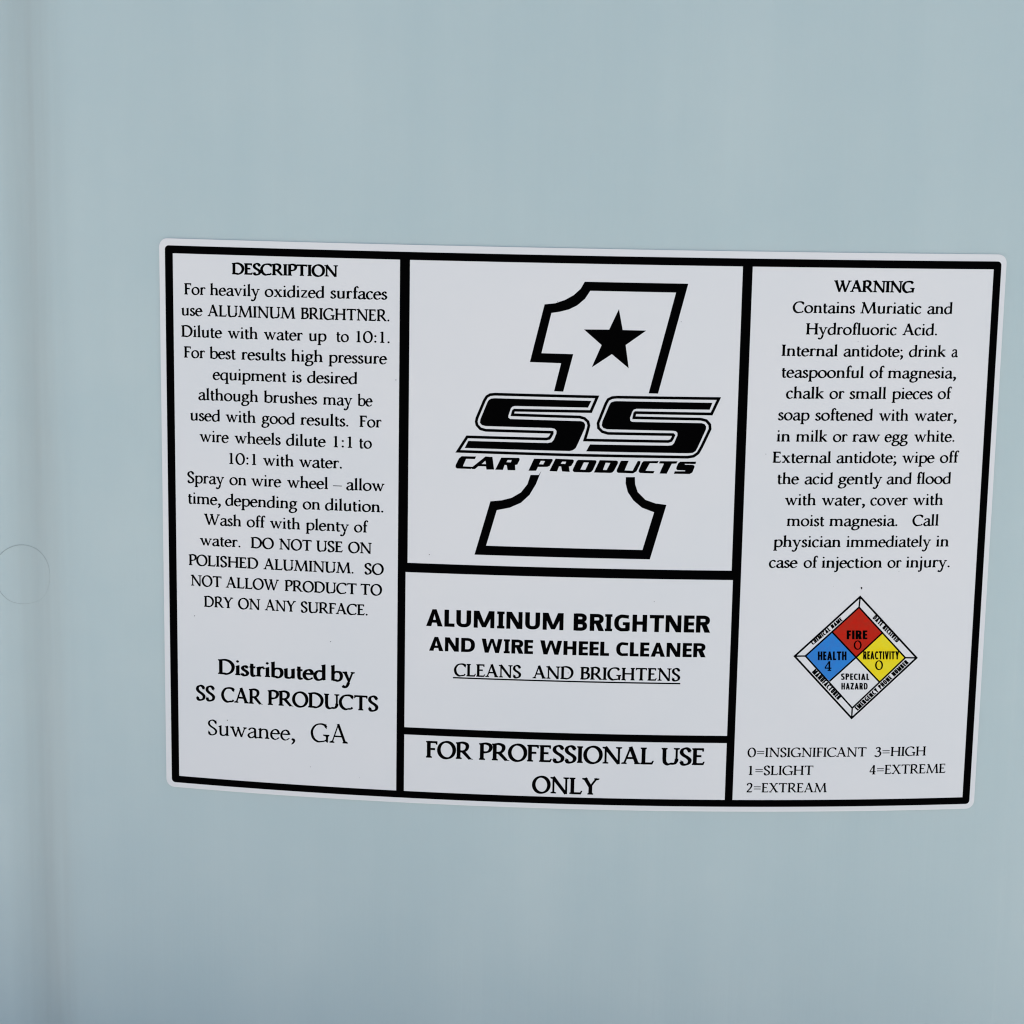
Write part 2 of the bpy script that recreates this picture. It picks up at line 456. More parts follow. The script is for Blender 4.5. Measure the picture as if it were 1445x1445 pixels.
    if ch in 'dq':
        if ch == 'd': g.L((.55, .06), (.55, A - .02)); g.flag(.55, A, .14); g.p.append([(.50, .13), (.50, -.01), (.66, .035), (.66, .06), (.60, .07)])
        else: g.L((.55, D), (.55, X)); g.ser(.55, D); g.p.append([(.48, .60), (.60, .67), (.615, .68), (.615, .5)])
        g.C([(.55, .60), (.42, X - e), (.25, .61), (.10, .44), (.075, .24), (.16, .06), (.28, .01), (.42, .06), (.55, .18)]); return g, .69
    if ch == 'c': g.C([(.47, .55), (.38, .64), (.26, .645), (.12, .52), (.065, .33), (.12, .12), (.25, .015), (.38, .03), (.50, .13)], s1=.7); g.dot(.475, .555, .05); return g, .54
    if ch == 'e': g.C([(.10, .385), (.50, .385), (.50, .45), (.43, .60), (.30, .65), (.15, .56), (.065, .36), (.10, .14), (.24, .015), (.38, .025), (.53, .14)], s1=.7, k=5); g.L((.09, .385), (.53, .385), 't'); return g, .58
    if ch == 'f': g.L((.19, 0), (.19, .82)); g.ser(.19, 0); g.C([(.19, .78), (.21, .94), (.30, 1.05), (.41, 1.04)]); g.dot(.41, .985, .065); g.L((.06, X - e), (.38, X - e), 't'); return g, .38
    if ch == 'g':
        g.O(.31, .435, .185, .205); g.C([(.43, .57), (.50, .61), (.60, .60)], k=4); g.L((.52, .615), (.66, .615), .06)
        g.C([(.20, .27), (.12, .17), (.16, .09), (.34, .05), (.50, .02), (.575, -.10), (.48, -.27), (.28, -.34), (.10, -.29), (.055, -.17), (.12, -.05), (.24, .03)]); return g, .65
    if ch in 'hnm':
        x = .15
        if ch == 'h': g.L((x, 0), (x, A - .02)); g.flag(x, A, .13)
        else: g.L((x, 0), (x, X - .03)); g.flag(x, X + .01, .13)
        g.ser(x, 0, hw=.125)
        for k in range(2 if ch == 'm' else 1):
            x0 = x + k * .40; g.C([(x0, .46), (x0 + .09, .58), (x0 + .22, .655 - e), (x0 + .35, .58), (x0 + .40, .42)]); g.L((x0 + .40, .44), (x0 + .40, 0)); g.ser(x0 + .40, 0, hw=.125)
        return g, (1.12 if ch == 'm' else .71)
    if ch == 'i': g.L((.16, 0), (.16, X - .03)); g.flag(.16, X + .01, .13); g.ser(.16, 0, hw=.13); g.dot(.15, .93, .075); return g, .33
    if ch == 'j': g.L((.16, -.10), (.16, X - .03)); g.flag(.16, X + .01, .13); g.C([(.16, -.08), (.14, -.24), (.04, -.35), (-.04, -.32)]); g.dot(-.02, -.30, .05); g.dot(.15, .93, .075); return g, .31
    if ch == 'k': g.L((.15, 0), (.15, A - .02)); g.flag(.15, A, .13); g.ser(.15, 0, hw=.125); g.L((.16, .28), (.50, .63), .06); g.L((.27, .38), (.58, .03), 'T'); g.ser(.52, X, -1, hw=.11, c=t); g.p.append([(.48, 0), (.70, 0), (.70, .03), (.60, .05), (.55, .13)]); return g, .69
    if ch == 'l': g.L((.16, 0), (.16, A - .02)); g.flag(.16, A, .13); g.ser(.16, 0, hw=.13); return g, .33
    if ch == 'o': g.O(.345, .33, .27, .315); return g, .69
    if ch == 'r': g.L((.15, 0), (.15, X - .03)); g.flag(.15, X + .01, .13); g.ser(.15, 0, hw=.13); g.C([(.15, .44), (.23, .57), (.33, .635), (.43, .62)]); g.dot(.435, .575, .06); return g, .48
    if ch == 's':
        g.C([(.36, .53), (.28, .635), (.18, .63), (.10, .52), (.16, .40), (.30, .30), (.375, .18), (.31, .05), (.20, .012), (.09, .08), (.07, .15)], k=5)
        g.p.append([(.39, .655), (.36, .645), (.33, .58), (.365, .49), (.39, .49)]); g.p.append([(.045, .20), (.075, .20), (.13, .06), (.06, .03), (.045, .03)]); return g, .45
    if ch == 't': g.C([(.16, .84), (.165, .60), (.165, .20), (.20, .05), (.28, .015), (.37, .07)], k=6); g.p.append([(.03, .62), (.16, .84), (.20, .84), (.18, .60)]); g.L((.04, X - e), (.36, X - e), 't'); return g, .39
    if ch == 'u':
        g.flag(.15, X + .01, .13); g.flag(.54, X + .01, .13); g.L((.15, X - .03), (.15, .22)); g.C([(.15, .26), (.17, .09), (.27, .01 + e * .5), (.40, .05), (.54, .17)]); g.L((.54, X - .03), (.54, .03)); g.p.append([(.49, .13), (.49, -.01), (.66, .03), (.66, .06), (.60, .07)]); return g, .70
    if ch in 'vy':
        g.L((.12, X), (.36, .0 if ch == 'v' else .02), 'T', .10); g.ser(.12, X, -1, hw=.12); g.ser(.57, X, -1, hw=.10, c=t)
        if ch == 'v': g.L((.35, .0), (.57, X), .06)
        else: g.L((.32, -.10), (.57, X), .075, .055); g.C([(.335, -.06), (.27, -.25), (.17, -.38), (.06, -.36), (.04, -.30)]); g.dot(.05, -.30, .05)
        return g, .69
    if ch == 'w':
        g.L((.12, X), (.34, .0), 'T', .10); g.L((.33, .0), (.51, X), .06); g.L((.46, X), (.68, .0), 'T', .10); g.L((.67, .0), (.88, X), .06)
        g.ser(.12, X, -1, hw=.12); g.ser(.88, X, -1, hw=.10, c=t); return g, .99
    if ch == 'x': g.L((.15, X), (.56, 0), 'T'); g.L((.55, X), (.14, 0), .06); g.ser(.15, X, -1, hw=.11); g.ser(.56, 0, hw=.12); g.ser(.55, X, -1, hw=.10, c=t); g.ser(.14, 0, hw=.10, c=t); return g, .70
    if ch == 'z': g.L((.09, X - e), (.50, X - e), .06); g.L((.50, X - .02), (.08, .03), .11); g.L((.06, e), (.52, e), .06); g.p.append([(.06, X), (.10, X), (.12, .60), (.08, .50)]); g.p.append([(.50, 0), (.55, .17), (.51, .16), (.43, .03)]); return g, .59
    if ch == '0': g.O(.37, .48, .315, .48); return g, .78
    if ch == '1': g.L((.33, 0), (.33, .98)); g.ser(.33, 0, hw=.16); g.p.append([(.14, .90), (.14, .87), (.3, .86), (.33, .99), (.38, 1.0)]); return g, .68
    if ch == '2': g.C([(.10, .74), (.17, .92), (.33, .97), (.48, .87), (.50, .68), (.38, .42), (.10, .08)]); g.L((.06, .05), (.52, .05), .10); g.p.append([(.50, 0), (.60, .18), (.56, .18), (.44, .08)]); return g, .66
    if ch == '3': g.C([(.12, .82), (.22, .95), (.38, .95), (.47, .80), (.40, .62), (.24, .53)]); g.C([(.24, .53), (.44, .50), (.54, .32), (.46, .08), (.28, -.04), (.10, .02), (.06, .12)]); return g, .64
    if ch == '4': g.L((.44, -.02), (.44, .99)); g.ser(.44, -.02, hw=.15); g.L((.06, .30), (.43, .97), .06); g.L((.04, .27), (.62, .27), .085); return g, .68
    if ch == '.': g.dot(.13, .07, .088); return g, .30
    if ch in ',;':
        g.dot(.14, .07, .09); g.C([(.17, .10), (.22, .0), (.17, -.13), (.06, -.26)], s1=.4, k=4)
        if ch == ';': g.dot(.14, .56, .088)
        return g, .33
    if ch == ':': g.dot(.17, .09, .092); g.dot(.17, .57, .092); return g, .38
    if ch == '=': g.L((.06, .60), (.72, .60), .055); g.L((.06, .36), (.72, .36), .055); return g, .78
    if ch == '–': g.L((.0, .32), (.72, .32), .035); return g, .72
    return g, .34                               # blank

# ------------------------------------------------------------------ bold sans alphabet
def sans_glyph(ch, sx, w, h, bar=True):
    """w = upright stem, h = horizontal stem, sx = width factor."""
    P = []
    def B(x0, y0, x1, y1): P.append([(x0, y0), (x1, y0), (x1, y1), (x0, y1)])
    def Q(*p): P.append(list(p))
    def curve(pts, closed=False, k=6):
        q = catmull(pts, closed, k); n = len(q); ws = []
        for i in range(n):
            a = q[i - 1] if (i or closed) else q[0]; c = q[(i + 1) % n] if (i < n - 1 or closed) else q[-1]
            dx, dy = c[0] - a[0], c[1] - a[1]; l = math.hypot(dx, dy) or 1
            ws.append(math.hypot(w * dy / l, h * dx / l))
        P.extend(stroke_polys(q, ws, closed))
    def arcpts(cx, cy, rx, ry, a0, a1, n=10, p=2.4):
        out = []
        for i in range(n + 1):
            a = math.radians(a0 + (a1 - a0) * i / n); c, s = math.cos(a), math.sin(a)
            out.append((cx + rx * math.copysign(abs(c) ** (2 / p), c), cy + ry * math.copysign(abs(s) ** (2 / p), s)))
        return out
    W = dict(A=.94, L=.58, U=.84, M=1.17, I=.42, N=.91, B=.78, R=.83, G=.90, H=.84, T=.82, E=.60, D=.90, W=1.42, C=.80, F=.58, O=.95, P=.76, S=.74, V=.94, X=.9, Y=.90, Z=.76)
    if ch not in W: return P, .45 * sx
    a = W[ch] * sx
    if ch == 'I' and not bar: a = w
    d = w * 1.12
    if ch == 'A':
        m = a / 2; Q((0, 0), (d, 0), (m + w * .28, 1), (m - w * .45, 1)); Q((a - d, 0), (a, 0), (m + w * .45, 1), (m - w * .28, 1)); B(a * .22, .21, a * .78, .21 + h * .85)
    elif ch == 'L': B(0, 0, w, 1); B(0, 0, a, h)
    elif ch == 'E': B(0, 0, w, 1); B(0, 0, a, h); B(0, 1 - h, a, 1); B(0, .5 - h * .45, a * .96, .5 + h * .5)
    elif ch == 'F': B(0, 0, w, 1); B(0, 1 - h, a, 1); B(0, .5 - h * .5, a * .92, .5 + h * .5)
    elif ch == 'H': B(0, 0, w, 1); B(a - w, 0, a, 1); B(0, .5 - h * .45, a, .5 + h * .55)
    elif ch == 'I':
        m = a / 2; B(m - w / 2, 0, m + w / 2, 1)
        if bar: B(0, 0, a, h * .78); B(0, 1 - h * .78, a, 1)
    elif ch == 'T': B(a / 2 - w / 2, 0, a / 2 + w / 2, 1); B(0, 1 - h, a, 1)
    elif ch == 'N': B(0, 0, w * .88, 1); B(a - w * .88, 0, a, 1); Q((0, 1), (w * 1.15, 1), (a, 0), (a - w * 1.15, 0))
    elif ch == 'M': B(0, 0, w * .88, 1); B(a - w * .88, 0, a, 1); Q((0, 1), (w * 1.2, 1), (a / 2 + w * .42, .0 if not bar else .04), (a / 2 - w * .42, .0 if not bar else .04)); Q((a - w * 1.2, 1), (a, 1), (a / 2 + w * .42, .0 if not bar else .04), (a / 2 - w * .42, .0 if not bar else .04))
    elif ch == 'W':
        x = [0, a * .25, a * .5, a * .75, a]
        Q((0, 1), (d, 1), (x[1] + w * .5, 0), (x[1] - w * .5, 0)); Q((x[2] - w * .4, 1), (x[2] + w * .3, 1), (x[1] + w * .5, 0), (x[1] - w * .35, 0))
        Q((x[2] - w * .3, 1), (x[2] + w * .4, 1), (x[3] + w * .35, 0), (x[3] - w * .5, 0)); Q((a - d, 1), (a, 1), (x[3] + w * .5, 0), (x[3] - w * .5, 0))
    elif ch == 'V': m = a / 2; Q((0, 1), (d, 1), (m + w * .3, 0), (m - w * .5, 0)); Q((a - d, 1), (a, 1), (m + w * .5, 0), (m - w * .3, 0))
    elif ch == 'X': Q((0, 1), (d, 1), (a, 0), (a - d, 0)); Q((a - d, 1), (a, 1), (d, 0), (0, 0))
    elif ch == 'Y': m = a / 2; Q((0, 1), (d, 1), (m + w * .5, .40), (m - w * .5, .40)); Q((a - d, 1), (a, 1), (m + w * .5, .40), (m - w * .5, .40)); B(m - w / 2, 0, m + w / 2, .45)
    elif ch == 'Z': B(0, 0, a, h); B(0, 1 - h, a, 1); Q((0, h * .9), (w * 1.2, h * .9), (a, 1 - h * .9), (a - w * 1.2, 1 - h * .9))
    elif ch == 'U': B(0, .34, w, 1); B(a - w, .34, a, 1); curve([(w / 2, .36)] + arcpts(a / 2, .36, a / 2 - w / 2, .36 - h / 2, 180, 360)[1:-1] + [(a - w / 2, .36)])
    elif ch == 'O': curve(arcpts(a / 2, .5, a / 2 - w / 2, .5 - h / 2, 0, 360, 20)[:-1], True, 3)
    elif ch in 'CG':
        ex = a * .97 if ch == 'C' else a * .93
        curve([(ex, 1 - h * .72)] + arcpts(a * .62, .5, a * .62 - w / 2, .5 - h / 2, 100, 260, 12) + [(ex, h * .62 if ch == 'C' else h * .62)], k=3)
        if ch == 'G': B(a - w, h * .3, a, .55); B(a * .55, .55 - h * .9, a, .55)
    elif ch == 'D': B(0, 0, w, 1); curve([(w * .5, 1 - h / 2), (a * .40, 1 - h / 2)] + arcpts(a * .42, .5, a * .58 - w / 2, .5 - h / 2, 80, -80, 12) + [(a * .40, h / 2), (w * .5, h / 2)], k=3)
    elif ch in 'PR':
        lo = .42; B(0, 0, w, 1); cy = (1 + lo) / 2
        curve([(w * .5, 1 - h / 2), (a * .45, 1 - h / 2)] + arcpts(a * .5, cy, a * (.46 if ch == 'R' else .5) - w / 2, (1 - lo) / 2 - h / 2, 80, -80, 8) + [(a * .45, lo + h / 2), (w * .5, lo + h / 2)], k=3)
        if ch == 'R': Q((a * .36, .50), (a * .36 + w * 1.15, .50), (a, 0), (a - w * 1.25, 0))
    elif ch == 'B':
        B(0, 0, w, 1)
        for lo, hi, r in ((0, .56, .5), (.48, 1, .46)):
            cy = (hi + lo) / 2
            curve([(w * .5, hi - h * .45), (a * .45, hi - h * .45)] + arcpts(a * .5, cy, a * r - w / 2, (hi - lo) / 2 - h * .45, 80, -80, 8) + [(a * .45, lo + h * .45), (w * .5, lo + h * .45)], k=3)
    elif ch == 'S':
        curve([(a * .93, 1 - h * .75), (a * .62, 1 - h / 2), (a * .28, .95 - h / 2), (w / 2, .74), (a * .28, .58), (a * .70, .43), (a - w / 2, .26), (a * .74, .04 + h / 2), (a * .4, h / 2), (a * .05, h * .75)], k=5)
    return P, a

GC = {}
STY = {   # serif faces: thick, thin, embolden
    'body': (.138, .064, 0.040), 'bold': (.140, .070, .085), 'semi': (.138, .066, .060), 'light': (.114, .062, .016), 'code': (.142, .062, .028), 'digit': (.115, .06, .04)}
def glyph(ch, sty):
    key = (ch, sty)
    if key in GC: return GC[key]
    if sty in STY:
        T_, t_, b_ = STY[sty]
        if sty == 'body': b_ += .012 if ch.isupper() else -.008
        g, adv = serif_glyph(ch, T_, t_, b_); P = g.p; gap = {'bold': -.015, 'semi': .0}.get(sty, .012)
    else:
        sx, w, h, bar, gap = {'sans': (1, .262, .20, True, .15), 'cond': (.62, .205, .19, False, .085), 'cond2': (.66, .215, .18, False, .12), 'band': (.62, .25, .18, False, .085)}[sty]
        P, adv = sans_glyph(ch, sx, w, h, bar)
        if sty == 'sans' and ch in 'ATVWLEC': gap = .095
        if sty == 'sans' and ch == 'R': gap = .045
        if sty == 'sans' and ch == 'I': gap = .105
    P = [p for p in P if len(p) > 2]
    vt = union(P, eps=1e-4) if P else ([], [])
    xs = [vt[0][i][0] for t_ in vt[1] for i in t_]
    GC[key] = (vt, adv + gap, (min(xs), max(xs)) if xs else None)
    return GC[key]

def place_text(ink, text, sty, O, XE, TP, h):
    """Fit the ink of `text` in the parallelogram: baseline O -> XE, cap height O -> TP."""
    x = 0; pl = []; lo, hi = 1e9, -1e9
    for ch in text:
        vt, adv, ext = glyph(ch, sty)
        if ext: pl.append((vt, x)); lo = min(lo, x + ext[0]); hi = max(hi, x + ext[1])
        x += adv
    ax = ((XE[0] - O[0]) / (hi - lo), (XE[1] - O[1]) / (hi - lo)); ay = (TP[0] - O[0], TP[1] - O[1])
    for (v, t), x0 in pl:
        ink.add(([(O[0] + (x0 + q[0] - lo) * ax[0] + q[1] * ay[0], O[1] + (x0 + q[0] - lo) * ax[1] + q[1] * ay[1]) for q in v], t), h)
    return math.hypot(*ax) / math.hypot(*ay)

# ------------------------------------------------------------------ what is printed, measured in mm on the label
DEBUG = False
LINES = [('heading', 'bold', 2.692, -6.339, 29.8, 0.006, [('DESCRIPTION', 16.75, 42.7)]),
('text_line', 'body', 2.714, -11.461, 29.6, 0.006, [('For', 4.8, 10.19),
('heavily', 11.28, 23.63),
('oxidized', 24.81, 39.4),
('surfaces', 40.81, 54.62)]),
('text_line', 'body', 2.725, -16.551, 29.2, 0.00389, [('use', 4.0, 9.43),
('ALUMINUM', 10.58, 32.36),
('BRIGHTNER.', 33.71, 55.16)]),
('text_line', 'body', 2.736, -21.708, 29.0, 0.00316, [('Dilute', 3.93, 14.31),
('with', 15.61, 23.07),
('water', 24.59, 34.22),
('up', 35.62, 39.98),
('to', 42.35, 45.41),
('10:1.', 47.16, 55.25)]),
('text_line', 'body', 2.745, -26.73, 28.6, 0.00393, [('For', 4.55, 9.92),
('best', 11.03, 17.61),
('results', 18.98, 30.03),
('high', 31.34, 39.03),
('pressure', 40.47, 54.72)]),
('text_line', 'body', 2.742, -31.742, 32.9, 0.006, [('equipment', 11.71, 30.17),
('is', 31.5, 33.92),
('desired', 35.17, 47.42)]),
('text_line', 'body', 2.76, -36.893, 29.1, 0.00154, [('although', 8.03, 23.09),
('brushes', 24.52, 37.73),
('may', 39.13, 46.26),
('be', 47.56, 51.27)]),
('text_line', 'body', 2.762, -41.968, 35.4, 0.00236, [('used', 5.93, 13.5),
('with', 14.93, 22.44),
('good', 23.85, 32.12),
('results.', 33.57, 45.36),
('For', 48.04, 53.43)]),
('text_line', 'body', 2.779, -47.11, 30.0, 0.00134, [('wire', 8.28, 15.78),
('wheels', 17.13, 28.71),
('dilute', 29.94, 39.91),
('1:1', 41.68, 46.25),
('to', 47.98, 51.08)]),
('text_line', 'body', 2.785, -52.253, 29.2, 0.00293, [('10:1', 15.7, 22.52),
('with', 24.25, 31.85),
('water.', 33.23, 43.81)]),
('text_line', 'body', 2.802, -57.398, 29.1, 0.00159, [('Spray', 5.0, 14.42),
('on', 15.72, 20.02),
('wire', 21.27, 28.87),
('wheel', 30.24, 40.35),
('–', 41.6, 43.78),
('allow', 44.79, 54.19)]),
('text_line', 'body', 2.816, -62.553, 29.6, 0.00101, [('time,', 5.15, 13.56),
('depending', 14.62, 32.76),
('on', 34.07, 38.41),
('dilution.', 39.58, 53.99)]),
('text_line', 'body', 2.727, -67.625, 33.6, -0.00097, [('Wash', 9.16, 18.66),
('off', 20.02, 24.84),
('with', 25.89, 33.44),
('plenty', 34.85, 45.55),
('of', 46.75, 50.31)]),
('text_line', 'body', 2.685, -72.791, 32.8, -0.00025, [('water.', 8.06, 18.47),
('DO', 21.06, 26.91),
('NOT', 28.2, 36.31),
('USE', 37.48, 44.05),
('ON', 45.31, 51.17)]),
('text_line', 'body', 2.706, -77.942, 25.7, 0.00121, [('POLISHED', 5.17, 22.93),
('ALUMINUM.', 24.22, 46.74),
('SO', 49.36, 54.16)]),
('text_line', 'body', 2.716, -83.072, 27.8, 0.0004, [('NOT', 5.62, 13.54),
('ALLOW', 14.59, 28.14),
('PRODUCT', 29.58, 47.48),
('TO', 48.45, 53.77)]),
('text_line', 'body', 2.704, -88.2, 29.0, 0.00064, [('DRY', 8.99, 16.48),
('ON', 17.68, 23.38),
('ANY', 24.55, 32.37),
('SURFACE.', 33.55, 50.27)]),
('distributor_line', 'semi', 3.764, -105.075, 26.2, 0.00025, [('Distributed', 12.43, 39.84),
('by', 41.08, 47.09)]),
('distributor_line', 'semi', 3.777, -112.163, 33.3, -0.0013, [('SS', 6.62, 11.64),
('CAR', 13.17, 23.87),
('PRODUCTS', 25.15, 53.0)]),
('distributor_line', 'light', 3.896, -120.892, 19.9, 0, [('Suwanee,', 9.64, 32.16)]),
('distributor_line', 'light', 4.751, -120.858, 43.2, 0, [('GA', 36.03, 45.41)]),
('heading', 'bold', 2.691, -7.499, 169.5, -0.00084, [('WARNING', 159.71, 179.12)]),
('text_line', 'body', 2.664, -12.502, 170.7, 0.00153, [('Contains', 150.14, 165.08),
('Muriatic', 166.28, 181.03),
('and', 182.43, 188.57)]),
('text_line', 'body', 2.674, -17.577, 168.9, 0.00186, [('Hydrofluoric', 153.56, 175.32),
('Acid.', 176.7, 185.17)]),
('text_line', 'body', 2.682, -22.707, 168.0, 0.00137, [('Internal', 147.98, 161.35),
('antidote;', 162.74, 177.2),
('drink', 178.5, 187.62),
('a', 188.94, 190.57)]),
('text_line', 'body', 2.698, -27.81, 174.5, 0.00121, [('teaspoonful', 148.19, 167.86),
('of', 169.25, 172.87),
('magnesia,', 173.71, 190.45)]),
('text_line', 'body', 2.704, -32.78, 170.3, 0.00247, [('chalk', 149.41, 158.58),
('or', 159.82, 163.45),
('small', 164.64, 173.52),
('pieces', 174.95, 184.94),
('of', 186.11, 189.61)]),
('text_line', 'body', 2.718, -38.017, 174.9, 0.00013, [('soap', 147.7, 155.31),
('softened', 156.6, 170.52),
('with', 172.05, 179.21),
('water,', 180.71, 191.18)]),
('text_line', 'body', 2.707, -43.119, 169.0, 0.00267, [('in', 147.63, 150.84),
('milk', 152.27, 159.87),
('or', 161.11, 164.72),
('raw', 165.88, 172.58),
('egg', 173.65, 179.41),
('white.', 180.91, 190.93)]),
('text_line', 'body', 2.683, -48.22, 169.5, 0.00317, [('External', 146.89, 160.91),
('antidote;', 162.23, 176.9),
('wipe', 178.25, 186.32),
('off', 187.52, 192.31)]),
('text_line', 'body', 2.693, -53.357, 169.4, 0.00318, [('the', 148.21, 153.53),
('acid', 154.74, 161.59),
('gently', 162.82, 173.61),
('and', 174.69, 180.81),
('flood', 182.15, 190.54)]),
('text_line', 'body', 2.706, -58.498, 172.9, 0.0021, [('with', 150.23, 157.7),
('water,', 159.13, 169.75),
('cover', 170.94, 180.21),
('with', 181.45, 188.88)]),
('text_line', 'body', 2.697, -63.572, 169.6, 0.00198, [('moist', 150.9, 160.04),
('magnesia.', 161.25, 177.95),
('Call', 181.55, 188.08)]),
('text_line', 'body', 2.692, -68.709, 173.6, 0.00135, [('physician', 147.9, 164.22),
('immediately', 165.62, 186.46),
('in', 187.74, 190.91)]),
('text_line', 'body', 2.704, -73.819, 173.1, 0.00032, [('case', 146.96, 154.05),
('of', 155.39, 158.92),
('injection', 159.82, 174.59),
('or', 175.94, 179.46),
('injury.', 180.55, 191.52)]),
('product_title', 'sans', 4.237, -90.106, 98.9, 0.00155, [('ALUMINUM', 64.62, 97.94),
('BRIGHTNER', 100.38, 133.4)]),
('product_title', 'sans', 3.511, -96.25, 98.0, 0.0018, [('AND', 65.39, 76.59),
('WIRE', 78.2, 90.71),
('WHEEL', 92.41, 109.12),
('CLEANER', 110.82, 132.53)]),
('slogan_line', 'body', 3.131, -102.279, 100.3, 0.00393, [('CLEANS', 71.52, 87.95),
('AND', 90.71, 100.66),
('BRIGHTENS', 102.29, 126.53)]),
('usage_line', 'semi', 4.266, -123.37, 98.6, 0.00054, [('FOR', 64.89, 76.51),
('PROFESSIONAL', 77.96, 120.79),
('USE', 122.55, 133.23)]),
('usage_line', 'semi', 4.203, -131.346, 101.1, -0.006, [('ONLY', 91.08, 107.58)]),
('hazard_code_line', 'code', 2.362, -121.21, 168.2, -0.00043, [('0=INSIGNIFICANT', 143.61, 173.08),
('3=HIGH', 175.13, 188.1)]),
('hazard_code_line', 'code', 2.368, -125.792, 168.8, 0.00058, [('1=SLIGHT', 144.07, 160.04),
('4=EXTREME', 174.1, 193.39)]),
('hazard_code_line', 'code', 2.376, -130.246, 153.8, -0.00176, [('2=EXTREAM', 143.7, 163.63)])]
